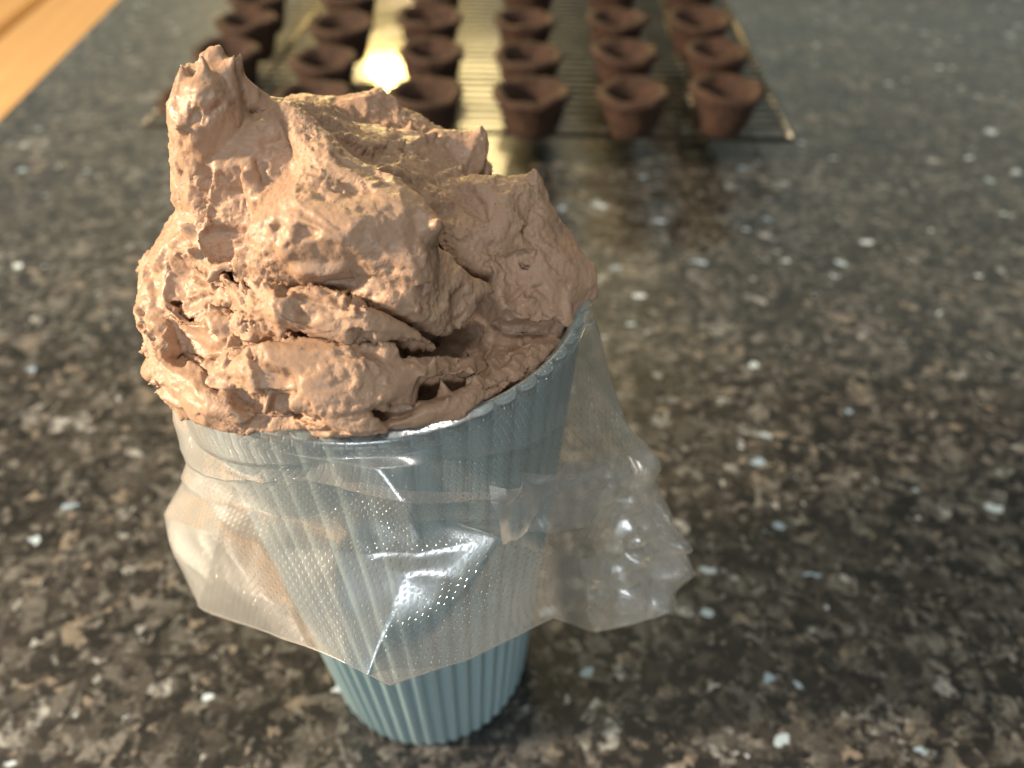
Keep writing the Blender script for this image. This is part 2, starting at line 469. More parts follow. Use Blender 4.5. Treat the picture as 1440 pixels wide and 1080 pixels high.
# central smooth slope rising to the back peak
S([(450, 200, 14, 44), (520, 230, 12, 56), (590, 250, 12, 58), (640, 240, 16, 42), (668, 205, 19, 18), (678, 184, 20, 3)], k=0.003)
S([(580, 205, 20, 26), (645, 196, 20, 14), (678, 185, 20, 4)], k=0.002)
S([(430, 180, 8, 40), (500, 260, 2, 50), (580, 310, 0, 50)], k=0.003)
# right mound with its peak
S([(640, 300, 8, 62), (700, 340, 4, 70), (745, 390, 0, 68), (768, 405, -2, 60)], k=0.003)
S([(690, 300, 8, 44), (728, 290, 9, 30), (744, 268, 9, 13), (750, 250, 9, 3)], k=0.002)
S([(735, 330, 4, 42), (782, 375, 2, 38), (808, 388, 1, 28), (822, 378, 0, 13), (829, 370, 0, 6)], k=0.002)
S([(790, 400, 0, 42), (806, 415, -1, 28), (800, 435, -2, 22)], k=0.002)
S([(700, 420, -7, 40), (740, 435, -10, 40), (785, 440, -9, 30)], k=0.003)
S([(740, 320, 18, 24), (765, 312, 20, 12), (778, 297, 21, 3)], k=0.001)
# big front fold reaching right to its hanging tip
S([(300, 390, -8, 56), (380, 340, -14, 64), (460, 330, -17, 66), (530, 345, -18, 60), (572, 372, -18, 46)], k=0.002)
S([(420, 270, -6, 54), (500, 300, -10, 48), (560, 320, -14, 34), (598, 326, -18, 14), (608, 320, -19, 4)], k=0.002)
S([(560, 400, -18, 44), (620, 400, -16, 38), (660, 402, -14, 22), (694, 408, -13, 5)], k=0.0012)
S([(650, 330, -12, 36), (647, 385, -21, 38), (638, 432, -27, 28)], k=0.0004, cut=True)
S([(540, 440, -27, 14), (500, 420, -30, 12), (455, 395, -30, 8)], k=0.0005, cut=True)
S([(520, 410, -22, 34), (570, 425, -22, 26), (625, 436, -19, 20), (660, 425, -16, 8)], k=0.0010)
S([(560, 270, -2, 12), (545, 252, -2, 17), (538, 240, -1, 10)], k=0.0008)
# shoulder layers at the far left
S([(330, 400, -2, 48), (270, 380, 2, 42), (225, 375, 4, 24), (200, 378, 5, 10), (190, 380, 5, 4)], k=0.0012, warp=0.6)
S([(300, 360, 0, 40), (265, 335, 2, 22), (240, 328, 3, 5)], k=0.0010, warp=0.6)
S([(320, 450, -10, 48), (255, 440, -2, 38), (215, 448, 1, 20), (190, 455, 2, 9), (175, 456, 2, 4)], k=0.0012, warp=0.6)
S([(310, 500, -16, 44), (250, 500, -9, 32), (222, 495, -6, 14), (206, 492, -5, 6)], k=0.0010, warp=0.6)
S([(335, 545, -26, 34), (275, 540, -20, 26), (236, 528, -15, 13), (212, 521, -13, 3)], k=0.0010, warp=0.6)
# middle roll
S([(330, 395, -16, 30), (390, 420, -25, 36), (450, 440, -29, 36), (520, 462, -29, 26), (575, 470, -27, 14), (598, 474, -26, 5)], k=0.0006, flat=0.8, n=(0, 0.5, 1))
S([(350, 450, -22, 26), (420, 478, -26, 22), (500, 492, -26, 20), (580, 490, -23, 12)], k=0.001)
# lower roll with its broad end face
S([(240, 475, -12, 28), (310, 505, -23, 36), (380, 525, -31, 44), (450, 532, -34, 46), (520, 528, -34, 34), (585, 520, -30, 22), (640, 505, -24, 10)], k=0.0007)
# thin skirt lying on the rim
S([('ring', 188, -2, 4, 18), ('ring', 205, 0, 3, 20), ('ring', 222, 0.5, 2.5, 24), ('ring', 240, 0.2, 2, 22), ('ring', 255, -1.5, 2, 14)], k=0.0012, warp=0.5)
S([('ring', 196, 1.5, 1.5, 9), ('ring', 210, 2.0, 0.5, 12), ('ring', 225, 2.0, -0.5, 14), ('ring', 240, 1.5, 0, 10), ('ring', 248, 0.5, 1, 5)], k=0.001, warp=0.4)
S([(440, 592, -37, 15), (480, 590, -38, 18), (515, 590, -38, 17), (540, 600, -38, 8)], k=0.0006, warp=0.5)
S([(540, 580, -34, 24), (600, 576, -32, 22), (660, 556, -28, 20), (720, 520, -21, 18), (770, 498, -15, 10)], k=0.0015)
S([(640, 582, -30, 7), (700, 552, -25, 9), (750, 516, -18, 11), (786, 490, -12, 5)], k=0.001, flat=0.5, n=(0.3, 0.8, 0.2))
# bowl-shaped hollow at the right
S([(590, 505, -30, 16), (650, 490, -27, 36), (690, 462, -23, 30)], k=0.001, cut=True)
S([(735, 498, -16, 10), (790, 470, -12, 9)], k=0.0008, cut=True)
# crease lines
S([(385, 472, -32, 7), (450, 486, -35, 10), (530, 494, -34, 10), (600, 492, -29, 9)], k=0.0007, cut=True)
S([(420, 380, -29, 4), (470, 388, -32, 5), (520, 403, -32, 5)], k=0.0006, cut=True)
S([(380, 500, -38, 4), (374, 530, -40, 5), (385, 562, -40, 4)], k=0.0006, cut=True)
S([(195, 480, -10, 4), (240, 498, -20, 4), (275, 505, -27, 3)], k=0.0006, cut=True)
S([(270, 530, -20, 26), (320, 555, -27, 26), (380, 562, -32, 22)], k=0.001)
S([(420, 582, -40, 6), (500, 572, -42, 6), (570, 556, -38, 6)], k=0.0006, cut=True)
S([(630, 345, -2, 44), (665, 365, -4, 40)], k=0.002)
S([(440, 390, -20, 30), (490, 402, -21, 28), (540, 420, -20, 24)], k=0.001)
S([(225, 505, -12, 22), (265, 525, -19, 24), (300, 540, -24, 26)], k=0.001)
S([(655, 235, 17, 26), (668, 208, 19, 16), (675, 190, 20, 8), (679, 176, 20, 2.5)], k=0.0012, warp=0.3)
S([(722, 305, 8, 30), (738, 280, 9, 18), (746, 260, 9, 9), (751, 242, 9, 2.5)], k=0.0012, warp=0.3)
S([(790, 400, 0, 44), (808, 402, -1, 30), (818, 398, -1, 20)], k=0.002, warp=0.3)
S([(760, 322, 19, 12), (772, 308, 20, 8), (779, 292, 21, 2.5)], k=0.001, warp=0.3)
S([(640, 400, -15, 24), (672, 404, -14, 14), (690, 407, -13, 7), (700, 410, -13, 2.5)], k=0.001, warp=0.3)
S([(575, 330, -17, 22), (595, 324, -18, 12), (606, 318, -19, 6), (611, 310, -19, 2.5)], k=0.001, warp=0.3)
S([(700, 275, 12, 14), (690, 250, 16, 12)], k=0.001, cut=True)
for (a_, b_, c_) in (((240, 385, 3), (205, 378, 5), (186, 381, 5)), ((275, 345, 2), (252, 334, 3), (236, 322, 3)), ((225, 452, 0), (195, 456, 2), (170, 456, 2)), ((250, 500, -8), (222, 494, -6), (200, 490, -5)), ((262, 540, -18), (232, 528, -14), (206, 520, -13))):
    S([(*a_, 18), (*b_, 9), (*c_, 2.5)], k=0.001, warp=0.3)
S([(404, 158, -1, 16), (450, 218, -6, 32), (510, 272, -11, 36), (560, 303, -15, 26), (592, 318, -18, 12), (610, 322, -19, 3)], k=0.001, warp=0.5)
S([(440, 300, -12, 60), (520, 345, -16, 58)], k=0.002)
SC = dict(k=0.0003, cut=True)
S([(290, 190, -13, 50), (300, 250, -14, 56), (305, 310, -15.5, 50)], **SC)
S([(425, 285, -25, 40), (480, 325, -28.5, 46), (545, 365, -30, 40)], **SC)
S([(400, 515, -41, 44), (460, 528, -42.5, 50), (525, 530, -42, 40)], **SC)
S([(385, 418, -31, 34), (440, 432, -33.5, 38), (500, 452, -34, 30)], **SC)
S([(705, 300, -5, 50), (745, 360, -10, 66), (780, 425, -14, 50)], **SC)
S([(235, 395, -14, 34), (280, 420, -20, 40)], **SC)
S([(215, 460, -16, 26), (280, 490, -27, 32)], **SC)
SL = dict(k=0.0003, cut=True, flat=0.28, n=(0, 1, 0.1))
S([(330, 384, -24, 14), (400, 380, -28, 20), (470, 392, -31, 28), (540, 428, -31, 30), (600, 455, -28, 30)], **SL)
S([(330, 468, -28, 16), (390, 486, -34, 26), (480, 494, -36, 30), (560, 494, -34, 30), (625, 488, -30, 24)], **SL)
S([(405, 582, -40, 16), (480, 576, -41, 24), (560, 560, -39, 24), (640, 532, -34, 20)], **SL)
S([(196, 482, -12, 14), (240, 500, -21, 20), (290, 512, -28, 14)], **SL)
S([(300, 345, -12, 12), (322, 372, -17, 18), (345, 392, -22, 12)], **SL)
S([(250, 420, -12, 10), (300, 440, -20, 18), (350, 460, -26, 14)], **SL)
S([(228, 488, -4, 22), (255, 494, -8, 30), (300, 500, -14, 36)], k=0.001, warp=0.4)
S([(385, 578, -33, 14), (412, 582, -35, 14), (440, 584, -36, 12)], k=0.0008, warp=0.3)
S([('ring', 172, -1, 3.5, 26), ('ring', 188, -0.5, 3.5, 28), ('ring', 202, -0.5, 3, 26), ('ring', 214, -0.5, 3, 20)], k=0.0012, warp=0.3)
#END

# scooped relief: concave spatula marks that meet in crisp ridges
def worley(P, seed, with_id=False):
    ident = np.zeros(len(P), np.int64); i = np.floor(P).astype(np.int64); best = np.full(len(P), 9.0, np.float32)
    for a in (-1, 0, 1):
        for b in (-1, 0, 1):
            for c in (-1, 0, 1):
                jx, jy, jz = i[:, 0]+a, i[:, 1]+b, i[:, 2]+c
                d = (jx+0.5+0.45*hash3(jx, jy, jz, seed)-P[:, 0])**2+(jy+0.5+0.45*hash3(jx, jy, jz, seed+5)-P[:, 1])**2+(jz+0.5+0.45*hash3(jx, jy, jz, seed+9)-P[:, 2])**2
                d = d.astype(np.float32); m = d < best
                best[m] = d[m]; ident[m] = (jx[m]*73856093) ^ (jy[m]*19349663) ^ (jz[m]*83492791)
    return (best, ident) if with_id else best
def rot2(L, a):
    c, q = math.cos(a), math.sin(a)
    return np.stack([L[:, 0]*c-L[:, 1]*q, L[:, 0]*q+L[:, 1]*c, L[:, 2]], 1)
def is_upright(P):      # the tower and the right mound were dragged upwards, the folds sideways
    x = P[:, 0]-CX; z = P[:, 2]-CUP_H
    return np.clip((x-0.012)/0.006, 0, 1)+np.clip((-x-0.005)/0.008, 0, 1)*np.clip((z-0.016)/0.006, 0, 1)
# medium relief: torn ridges and pits in the field itself
rid = lattice_noise(0.0042, 90); FIELD += (np.abs(rid)*-0.00030+0.00015)
FIELD += lattice_noise(0.0016, 91)*0.00008
pit = lattice_noise(0.0022, 92); FIELD += np.maximum(pit-1.1, 0)*0.0010

# nothing inside the cup's wall: only the skirt at the left hangs outside the rim
X_, Y_, Z_ = np.meshgrid(*AX, indexing='ij', sparse=True)
RAD = np.sqrt((X_-CX)**2+(Y_-CY)**2); ANG = np.degrees(np.arctan2(Y_-CY, X_-CX)) % 360
wall = np.minimum(RAD-0.0350, (CUP_H-0.0006)-Z_)
wall = np.where((ANG > 184) & (ANG < 250), np.minimum(wall, (R_TOP+0.0012)-RAD), wall)
FIELD = np.maximum(FIELD, wall.astype(np.float32))
low = (CUP_H-0.0105)-Z_
FIELD = np.maximum(FIELD, low.astype(np.float32))

def surface_nets(Fd):
    ins = Fd < 0
    nx, ny, nz = Fd.shape
    cnt = np.zeros((nx-1, ny-1, nz-1), np.int8)
    for a in (0, 1):
        for b in (0, 1):
            for c in (0, 1): cnt += ins[a:nx-1+a, b:ny-1+b, c:nz-1+c]
    cell = np.argwhere((cnt > 0) & (cnt < 8))
    idx = np.full(cnt.shape, -1, np.int32); idx[tuple(cell.T)] = np.arange(len(cell))
    acc = np.zeros((len(cell), 3), np.float64); num = np.zeros(len(cell))
    corners = [(a, b, c) for a in (0, 1) for b in (0, 1) for c in (0, 1)]
    for i in range(8):
        for j in range(i+1, 8):
            A, B = np.array(corners[i]), np.array(corners[j])
            if np.abs(A-B).sum() != 1: continue
            fa = Fd[tuple((cell+A).T)]; fb = Fd[tuple((cell+B).T)]
            m = (fa < 0) != (fb < 0)
            t = fa[m]/(fa[m]-fb[m])
            acc[m] += A+(B-A)*t[:, None]; num[m] += 1
    V = LO+(cell+acc/num[:, None])*CELL
    quads = []
    for ax in range(3):
        o = [q for q in range(3) if q != ax]
        s0 = [slice(None)]*3; s1 = [slice(None)]*3
        s0[ax] = slice(0, -1); s1[ax] = slice(1, None)
        e = np.argwhere(ins[tuple(s0)] != ins[tuple(s1)])
        e = e[(e[:, o[0]] > 0) & (e[:, o[1]] > 0) & (e[:, o[0]] < Fd.shape[o[0]]-1) & (e[:, o[1]] < Fd.shape[o[1]]-1)]
        if not len(e): continue
        d0 = np.zeros(3, int); d0[o[0]] = 1; d1 = np.zeros(3, int); d1[o[1]] = 1
        q = np.stack([idx[tuple((e-d0-d1).T)], idx[tuple((e-d1).T)], idx[tuple(e.T)], idx[tuple((e-d0).T)]], 1)
        flip = ins[tuple(e.T)]
        if ax == 1: flip = ~flip
        q[~flip] = q[~flip][:, ::-1]
        quads.append(q)
    return V, np.vstack(quads)
V, Q = surface_nets(FIELD)
Q = Q[(Q >= 0).all(1)]

def vertex_normals(V, Q):
    a = V[Q[:, 2]]-V[Q[:, 0]]; b = V[Q[:, 3]]-V[Q[:, 1]]; fn = np.cross(a, b)
    N = np.zeros_like(V)
    for k in range(4): np.add.at(N, Q[:, k], fn)
    return N/np.maximum(np.linalg.norm(N, axis=1), 1e-20)[:, None]
def keep_largest(V, Q):
    lab = np.arange(len(V))
    for _ in range(400):
        m = lab[Q].min(1); new = lab.copy()
        for k in range(4): np.minimum.at(new, Q[:, k], m)
        new = new[new]
        if (new == lab).all(): break
        lab = new
    ids, c = np.unique(lab, return_counts=True)
    good = np.isin(lab, ids[c > 60]) if False else lab == ids[c.argmax()]
    remap = np.cumsum(good)-1
    return V[good], remap[Q[good[Q].all(1)]]
V, Q = keep_largest(V, Q)
N = vertex_normals(V, Q)
# knife swipes: patches pressed flat that end in torn ledges
def swipe(V, Q, cell_h, cell_v, amount, jitter, limit, seed):
    N = vertex_normals(V, Q)
    L = np.stack([V@RIGHT, V@UP, V@TOW], 1)
    Lw = L+np.stack([fbm(V/0.008, seed+20+k, 2)*0.0022+fbm(V/0.0016, seed+30+k, 2)*0.00045 for k in range(3)], 1)
    up = is_upright(V) > 0.5
    _, ia = worley(rot2(Lw, 0.35)/np.array(cell_h), seed, True)
    _, ib = worley(rot2(Lw, 0.2)/np.array(cell_v), seed+1, True)
    octant = (N > 0.35).astype(np.int64)@np.array([1, 2, 4])+(N < -0.35).astype(np.int64)@np.array([8, 16, 32])
    ident = np.where(up, ib*2+1, ia*2)*64+octant
    _, inv, cnt = np.unique(ident, return_inverse=True, return_counts=True)
    C = np.stack([np.bincount(inv, V[:, k]) for k in range(3)], 1)/cnt[:, None]
    NC = np.stack([np.bincount(inv, N[:, k]) for k in range(3)], 1)
    NC += np.random.default_rng(seed).normal(0, 0.10, NC.shape)*cnt[:, None]
    NC /= np.linalg.norm(NC, axis=1)[:, None]
    off = np.random.default_rng(seed+1).normal(0, jitter, len(cnt))
    ang = np.random.default_rng(seed+2).normal(0, 0.6, len(cnt)); soft = np.random.default_rng(seed+3).random(len(cnt))
    h = ((V-C[inv])*NC[inv]).sum(1)
    w = np.clip(((N*NC[inv]).sum(1)-0.3)/0.4, 0, 1)*np.clip(cnt[inv]/120, 0, 1)
    for tp in TIPS: w = w*np.clip(np.linalg.norm(V-tp, axis=1)/0.007-0.25, 0, 1)
    d = np.clip(-h*amount+off[inv], -limit, limit)*w
    return V+NC[inv]*d[:, None], ang[inv], soft[inv]
TIPS = [at(*q) for q in ((677, 180, 20), (750, 246, 9), (833, 360, 0), (778, 294, 21), (606, 318, -19), (692, 408, -13), (190, 380, 5), (240, 326, 3), (174, 456, 2), (206, 492, -5), (211, 521, -13), (538, 132, 28), (406, 140, 1), (268, 84, 1), (320, 68, 3), (354, 78, 4), (786, 490, -12))]
def relax(V, Q, n, lam=0.5):
    E = np.vstack([Q[:, [0, 1]], Q[:, [1, 2]], Q[:, [2, 3]], Q[:, [3, 0]]]); E = np.unique(np.sort(E, 1), axis=0)
    deg = np.bincount(E.ravel(), minlength=len(V))[:, None]
    for _ in range(n):
        A = np.stack([np.bincount(E[:, 0], V[E[:, 1], k], len(V))+np.bincount(E[:, 1], V[E[:, 0], k], len(V)) for k in range(3)], 1)/deg
        V = V+(A-V)*lam
    return V
V, _, _ = swipe(V, Q, (0.0170, 0.0085, 0.0100), (0.0085, 0.0170, 0.0100), 0.50, 0.00030, 0.0016, 3)
V = relax(V, Q, 1)
V, ANG_, SOFT = swipe(V, Q, (0.0085, 0.0042, 0.0050), (0.0042, 0.0090, 0.0050), 0.22, 0.00009, 0.0005, 11)
V = relax(V, Q, 1)
# little flicks pulled out along the ridges
Nf = vertex_normals(V, Q); conv = ((V-relax(V, Q, 14))*Nf).sum(1); fr_ = np.random.default_rng(77)
cand = np.where(conv > np.quantile(conv, 0.965))[0]
for i_ in fr_.choice(cand, 110, replace=False):
    d2 = ((V-V[i_])**2).sum(1); near = d2 < 0.0022**2
    dr = Nf[i_]+fr_.normal(0, 0.45, 3)+np.array([-0.15, 0, 0.25]); dr /= np.linalg.norm(dr)
    V[near] += dr[None]*(fr_.uniform(0.0005, 0.0019)*np.exp(-d2[near]/fr_.uniform(0.00035, 0.0008)**2))[:, None]
N = vertex_normals(V, Q)
L = np.stack([V@RIGHT, V@UP, V@TOW], 1)
Lw = L+np.stack([fbm(V/0.009, 200+k, 2) for k in range(3)], 1)*0.0012
up = np.clip(is_upright(V), 0, 1)
zone = np.clip(fbm(V/0.010, 5, 2)*1.5+0.5, 0, 1)*np.clip(SOFT*1.0+0.1, 0, 1)   # 1: torn, 0: smoothed by the spatula
V = V+(relax(V, Q, 7)-V)*(0.62*(1-zone)*np.clip(np.min([np.linalg.norm(V-tp, axis=1) for tp in TIPS], 0)/0.006-0.2, 0, 1))[:, None]
N = vertex_normals(V, Q)
th_ = 0.35+ANG_+up*1.4
c_, s_ = np.cos(th_), np.sin(th_)
Lr = np.stack([Lw[:, 0]*c_-Lw[:, 1]*s_, Lw[:, 0]*s_+Lw[:, 1]*c_, Lw[:, 2]], 1)
str_ = 1-np.abs(fbm(Lr/np.array([0.0120, 0.0013, 0.0040]), 21, 3))
med = worley(Lr/np.array([0.0046, 0.0023, 0.0030]), 7)
tear = 1-np.abs(fbm(V/0.0019, 33, 3))
fine = fbm(V/0.0008, 41, 2)
disp = (med-0.3)*0.0007*(0.05+0.95*zone)+(str_-0.6)*0.00046*(0.55+0.45*zone)+(tear-0.6)*0.00034*zone+fine*0.00008*(0.25+0.75*zone)
V = V+N*disp[:, None]
frost = link_mesh('frosting', V, Q, M['frosting'])
at_ = frost.data.attributes.new('torn', 'FLOAT', 'POINT'); at_.data.foreach_set('value', zone.astype(np.float32))
tag(frost, 'tall swirled heap of chocolate buttercream frosting on the blue cup', 'frosting')
print('frosting', len(V), 'verts', NG, round(time.time()-_t0, 1), 's')

# ------------------------------------------------------------------ the plastic piping bag turned down over the cup
def piping_bag():
    PHI_T = [180, 200, 218, 236, 254, 270, 286, 304, 322, 338, 352]
    PHI = [205, 215, 228, 242, 256, 270, 286, 304, 322, 338, 350]
    BACK = [25, 60, 90, 120, 155]
    def ring(r, z, phis): return [np.array([CX+r*math.cos(math.radians(a)), CY+r*math.sin(math.radians(a)), z]) for a in phis]
    def front(r, uv, c10): 
        out = [at(u, v, r*math.sin(math.radians(a))) for (u, v), a in zip(uv, PHI)]
        out[10] = at(*uv[10], c10); return out
    rows = []
    rows.append(ring(R_TOP-0.0045, CUP_H-0.016, PHI_T+BACK))
    rows.append(ring(R_TOP-0.0030, CUP_H-0.002, PHI_T+BACK))
    rows.append(ring(R_TOP-0.0008, CUP_H+0.0008, PHI_T+BACK))
    r = ring(R_TOP+0.0011, CUP_H-0.0030, PHI_T+BACK); r[9] = at(838, 452, -10); r[10] = at(848, 486, -4); rows.append(r)
    B = [
     (41.0, 0.121, 40.5, -8, [(243,592),(285,620),(340,636),(400,646),(460,652),(530,658),(600,655),(670,640),(745,612),(815,575),(868,562)]),
     (43.5, 0.114, 41, -12, [(260,648),(288,667),(340,676),(420,682),(500,694),(570,704),(640,706),(715,704),(790,690),(850,655),(884,612)]),
     (40.0, 0.117, 40, -12, [(263,644),(297,657),(352,664),(427,670),(507,682),(577,692),(642,694),(714,692),(782,677),(847,650),(892,620)]),
     (40.5, 0.106, 41, -14, [(262,684),(302,703),(357,715),(427,722),(507,730),(577,736),(647,736),(722,731),(802,715),(872,676),(918,646)]),
     (42.0, 0.100, 43, -16, [(232,722),(262,740),(318,764),(395,771),(470,775),(590,779),(704,757),(760,775),(820,770),(890,720),(934,706)]),
     (50.0, 0.090, 45, -20, [(255,785),(290,806),(345,830),(410,850),(475,868),(545,875),(622,868),(705,850),(790,830),(880,815),(970,806)]),
     (56.0, 0.080, 46, -22, [(280,851),(330,873),(380,890),(430,908),(485,932),(520,948),(550,963),(660,926),(778,868),(835,888),(946,857)])]
    for rf, zb, rb, c10, uv in B:
        rows.append(front(rf, uv, c10)+ring(rb*0.001, zb, BACK))
    G = np.array(rows)                     # rows x 16 x 3
    nr, nc = G.shape[:2]
    SUB = 12
    def interp(G, axis, closed):
        G = np.moveaxis(G, axis, 0); n = len(G)
        if closed: P = np.concatenate([G[-1:], G, G[:2]]); m = n
        else: P = np.concatenate([2*G[:1]-G[1:2], G, 2*G[-1:]-G[-2:-1]]); m = n-1
        out = []
        for i in range(m):
            a, b, c, d = P[i:i+4]
            for t in np.arange(SUB)/SUB:
                lin = b+(c-b)*t
                sp = 0.5*((2*b)+(-a+c)*t+(2*a-5*b+4*c-d)*t*t+(-a+3*b-3*c+d)*t**3)
                out.append(lin*0.85+sp*0.15)
        if not closed: out.append(G[-1])
        return np.moveaxis(np.array(out), 0, axis)
    Gs = interp(interp(G, 0, False), 1, True)
    R, Cn = Gs.shape[:2]
    P = Gs.reshape(-1, 3).copy()
    rowi = np.repeat(np.arange(R), Cn)/SUB
    w = np.clip((rowi-3)/2, 0, 1)
    wing = np.clip((P[:, 0]-CX-0.035)/0.02, 0, 1)
    rad = P-np.array([CX, CY, 0]); rad[:, 2] = 0; rad /= np.linalg.norm(rad, axis=1)[:, None]
    nz = fbm(P/0.020, 70, 2)*0.0006+(0.35-np.abs(vnoise(P/0.016, 75)))*0.0020+(0.35-np.abs(vnoise(P/0.007+3.3, 76)))*0.0004
    crum = (0.32-np.abs(vnoise(P/0.011, 81)))*0.0050+(0.32-np.abs(vnoise(P/0.0055, 82)))*0.0008
    P = P+rad*(((nz*w+crum*wing*w)*(1-0.75*np.clip(rowi-(nr-2.2), 0, 1)))[:, None])
    # the film never cuts into the cup it hangs on
    rr = np.hypot(P[:, 0]-CX, P[:, 1]-CY); need = R_BOT+(R_TOP-R_BOT)*np.clip(P[:, 2]/CUP_H, 0, 1)+0.0007
    trow = np.interp(rowi, [0, 1, 2, 2.4, 3], [R_TOP-0.0045, R_TOP-0.0030, R_TOP-0.0009, R_TOP+0.0007, R_TOP+0.0011])
    zrow = np.interp(rowi, [0, 1, 1.7, 2, 2.4, 3], [CUP_H-0.016, CUP_H-0.002, CUP_H+0.0006, CUP_H+0.0009, CUP_H+0.0001, CUP_H-0.003])
    new = np.where(rowi < 2.5, trow, np.where(rowi <= 4.0, np.maximum(rr, R_TOP+0.0009), rr))
    P = P+rad*(new-rr)[:, None]; P[:, 2] = np.where(rowi < 2.5, zrow, P[:, 2]); rr = new
    push = np.where(rowi > 2.6, np.maximum(need-rr, 0), 0); P = P+rad*push[:, None]
    F = []; uvs = []
    vlen = np.concatenate([[0], np.cumsum(np.linalg.norm(np.diff(Gs, axis=0), axis=2).mean(1))])
    PITCHD = 0.0015
    for i in range(R-1):
        for j in range(Cn):
            j2 = (j+1) % Cn
            F.append((i*Cn+j, i*Cn+j2, (i+1)*Cn+j2, (i+1)*Cn+j))
            a0, a1 = j/Cn*0.275/PITCHD, (j+1)/Cn*0.275/PITCHD
            uvs += [(a0, vlen[i]/PITCHD), (a1, vlen[i]/PITCHD), (a1, vlen[i+1]/PITCHD), (a0, vlen[i+1]/PITCHD)]
    root = empty('piping_bag', (CX, CY, 0.07)); off = np.array([CX, CY, 0.07])
    o = link_mesh('bag_film', P-off, F, M['film'], root)
    uvl = o.data.uv_layers.new(name='UVMap')
    uvl.data.foreach_set('uv', np.array(uvs, np.float32).ravel())
    # thin tube added along the open end to make its bright edge line
    ringp = P.reshape(R, Cn, 3)[-1]-off; hv, hf = [], []; m = len(ringp); nk = 5
    for i in range(m):
        tn = ringp[(i+1) % m]-ringp[i-1]; tn /= np.linalg.norm(tn); a_ = np.cross(tn, (0, 0, 1)); a_ /= np.linalg.norm(a_); b_ = np.cross(tn, a_)
        for q in range(nk):
            g = 2*math.pi*q/nk; hv.append(ringp[i]+0.00013*(math.cos(g)*a_+math.sin(g)*b_))
    for i in range(m):
        for q in range(nk): hf.append((i*nk+q, i*nk+(q+1) % nk, ((i+1) % m)*nk+(q+1) % nk, ((i+1) % m)*nk+q))
    link_mesh('hem_highlight_tube', hv, hf, M['film'], root)
    # crumpled film gathered in the corner that sticks out
    def patch(name, c4, n, amp, seed):
        A, B2, C2, D2 = [at(*q) for q in c4]; V2, F2 = [], []
        for i in range(n+1):
            for j in range(n+1):
                a_, b_ = i/n, j/n; V2.append((A*(1-b_)+B2*b_)*(1-a_)+(D2*(1-b_)+C2*b_)*a_)
        V2 = np.array(V2); nn = np.cross(B2-A, D2-A); nn /= np.linalg.norm(nn)
        V2 = V2+nn[None]*((1-np.abs(vnoise(V2/0.009, seed))-0.5)*amp+(1-np.abs(vnoise(V2/0.0045, seed+1))-0.5)*amp*0.5)[:, None]
        for i in range(n):
            for j in range(n): F2.append((i*(n+1)+j, i*(n+1)+j+1, (i+1)*(n+1)+j+1, (i+1)*(n+1)+j))
        p = link_mesh(name, V2-off, F2, M['film'], root)
        ul = p.data.uv_layers.new(name='UVMap')
        ul.data.foreach_set('uv', np.full((len(F2)*4, 2), 0.45, np.float32).ravel())
    patch('gathered_fold', [(872, 640, -14), (925, 660, -10), (968, 806, -19), (832, 850, -28)], 40, 0.0065, 301)
    patch('gathered_fold', [(826, 792, -30), (960, 795, -17), (944, 856, -22), (836, 886, -34)], 36, 0.005, 307)
    patch('gathered_fold', [(700, 690, -40), (880, 640, -20), (900, 730, -22), (705, 765, -42)], 40, 0.0045, 311)
    tag(root, 'translucent dotted plastic piping bag turned down over the rim of the blue cup', 'piping bag')
piping_bag()

# ------------------------------------------------------------------ cooling rack
RZ = 0.020
Fr = on_z(1113, 196, RZ); Bk = on_z(1042, 50, RZ)
dd = (Bk-Fr)/np.linalg.norm(Bk-Fr); ww = np.array([-dd[1], dd[0], 0])
def tube(name, pts, r, parent, n=8):
    V, F = [], []; pts = [np.array(p, float) for p in pts]
    for i, p in enumerate(pts):
        t = pts[min(i+1, len(pts)-1)]-pts[max(i-1, 0)]; t /= np.linalg.norm(t)
        a = np.cross(t, (0, 0, 1)) if abs(t[2]) < 0.9 else np.cross(t, (1, 0, 0)); a /= np.linalg.norm(a); b = np.cross(t, a)
        for k in range(n):
            q = 2*math.pi*k/n; V.append(p+r*(math.cos(q)*a+math.sin(q)*b))
    for i in range(len(pts)-1):
        for k in range(n):
            k2 = (k+1) % n; F.append((i*n+k, i*n+k2, (i+1)*n+k2, (i+1)*n+k))
    F.append(tuple(reversed(range(n)))); F.append(tuple((len(pts)-1)*n+k for k in range(n)))
    return link_mesh(name, V, F, M['wire'], parent)
def cooling_rack():
    root = empty('cooling_rack', (Fr[0], Fr[1], 0))
    tag(root, 'dark wire cooling rack under the rows of chocolate cookie cups', 'cooling rack')
    WID, DEP = 0.388, 0.40
    L = lambda a, b, z: ww*a+dd*b+np.array([0, 0, z])
    bars = [0.0, 0.052, 0.335, WID]
    for a in bars:
        fb = tube('frame_bar', [L(a, 0, RZ), L(a, DEP, RZ)], 0.0020 if 0 < a < WID else 0.0016, root)
        fb.data.materials[0] = M['painted_glint_wire']  # bar glints painted by the lighter metal colour
    for b in (0.0, DEP):
        tube('frame_bar', [L(0, b, RZ-0.0002), L(WID, b, RZ-0.0002)], 0.0018, root)
    k = 0; b = 0.010
    w0 = tube('wire', [L(0, 0, 0), L(WID, 0, 0)], 0.0009, root, 6)
    me = w0.data; first = True
    while b < DEP-0.004:
        o = w0 if first else bpy.data.objects.new('wire', me)
        if not first: col.objects.link(o); o.parent = root
        first = False
        p = L(0, b, RZ+0.0024); o.location = p
        b += 0.0100
    for a in (0.052, 0.335):
        for b in (0.03, DEP-0.03):
            tube('foot', [L(a-0.012, b, RZ), L(a-0.008, b, 0.0012), L(a+0.008, b, 0.0012), L(a+0.012, b, RZ)], 0.0014, root)
cooling_rack()

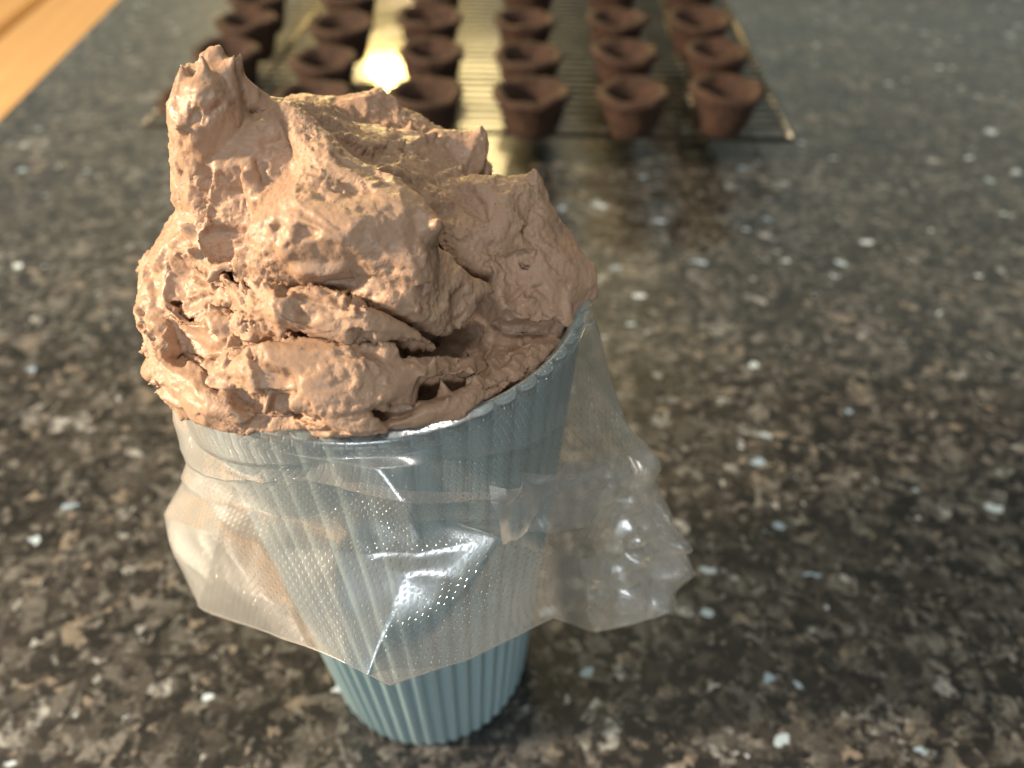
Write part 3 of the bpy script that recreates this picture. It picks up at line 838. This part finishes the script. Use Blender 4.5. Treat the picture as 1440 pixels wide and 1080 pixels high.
# ------------------------------------------------------------------ chocolate cookie cups
CUPZ = RZ+0.0032; CH = 0.0255
def cookie_mesh(seed):
    r_ = random.Random(seed)
    Rr, Rb = 0.0212*r_.uniform(0.97, 1.04), 0.0138*r_.uniform(0.97, 1.05)
    prof = [(0.0006, 0.0), (Rb*0.7, 0.0), (Rb*0.94, 0.0006), (Rb, 0.0022)]
    for s in (0.2, 0.4, 0.6, 0.78): prof.append((Rb+(Rr*0.955-Rb)*s, CH*s))
    prof += [(Rr*0.985, CH*0.86), (Rr*1.0, CH*0.93), (Rr*0.975, CH*0.98), (Rr*0.90, CH*1.01), (Rr*0.80, CH*1.0), (Rr*0.71, CH*0.93),
             (Rr*0.64, CH*0.72), (Rr*0.56, CH*0.46), (Rr*0.44, CH*0.28), (Rr*0.22, CH*0.22), (0.0004, CH*0.21)]
    n = 56
    V, F = lathe(prof, n, None, (True, False)); V = np.array(V)
    ang = np.arctan2(V[:, 1], V[:, 0])
    ph = [r_.uniform(0, 6.28) for _ in range(4)]
    up = np.clip(V[:, 2]/CH, 0, 1)**2
    V[:, 2] += up*(0.0005*np.sin(2*ang+ph[0])+0.0005*np.sin(3*ang+ph[1])+0.0004*np.sin(7*ang+ph[2]))
    f = 1+0.010*up*np.sin(2*ang+ph[3])+0.006*up*np.sin(5*ang+ph[1]); V[:, 0] *= f; V[:, 1] *= f
    d = fbm(V/0.0035+seed*3.7, 100+seed, 3)*0.0004; rr = np.linalg.norm(V[:, :2], axis=1)+1e-6
    keep = V[:, 2] > 0.001
    V[:, 0] += keep*d*V[:, 0]/rr; V[:, 1] += keep*d*V[:, 1]/rr; V[:, 2] += up*fbm(V/0.003, 140+seed, 2)*0.0003
    me = bpy.data.meshes.new('cookie_cup'); me.from_pydata([tuple(v) for v in V], [], F); me.update()
    me.polygons.foreach_set('use_smooth', [True]*len(me.polygons)); me.materials.append(M['cookie'])
    return me
CM = [cookie_mesh(k) for k in range(6)]
rims = [(1022,122),(1009,68),(984,20),(972,-22), (894,124),(878,70),(868,20),(862,-20), (748,124),(744,73),(737,22),(742,-20),
        (597,128),(605,70),(603,22),(612,-16), (440,128),(453,80),(478,28),(490,-14), (279,134),(317,68),(347,27),(360,-8)]
for k, (u, v) in enumerate(rims):
    p = on_z(u, v, CUPZ+CH)
    o = bpy.data.objects.new('cookie_cup', CM[k % 6]); col.objects.link(o)
    o.location = (p[0], p[1], CUPZ-0.0002); o.rotation_euler = (random.uniform(-0.03, 0.03), random.uniform(-0.03, 0.03), random.uniform(0, 6.28)); sc_ = random.uniform(0.97, 1.05); o.scale = (sc_, sc_, random.uniform(0.94, 1.08))
    line, place = k//4, k % 4
    a_ = ('nearest the blue cup', 'second from the blue cup', 'third from the blue cup', 'fourth from the blue cup')[place]
    b_ = ('rack line beside open counter', 'second rack line from open counter', 'third rack line from open counter',
          'third rack line from the wooden table', 'second rack line from the wooden table', 'rack line facing the wooden table')[line]
    tag(o, 'chocolate cookie cup '+a_+', '+b_, 'cookie cup', 'chocolate cookie cups in lines on the rack')
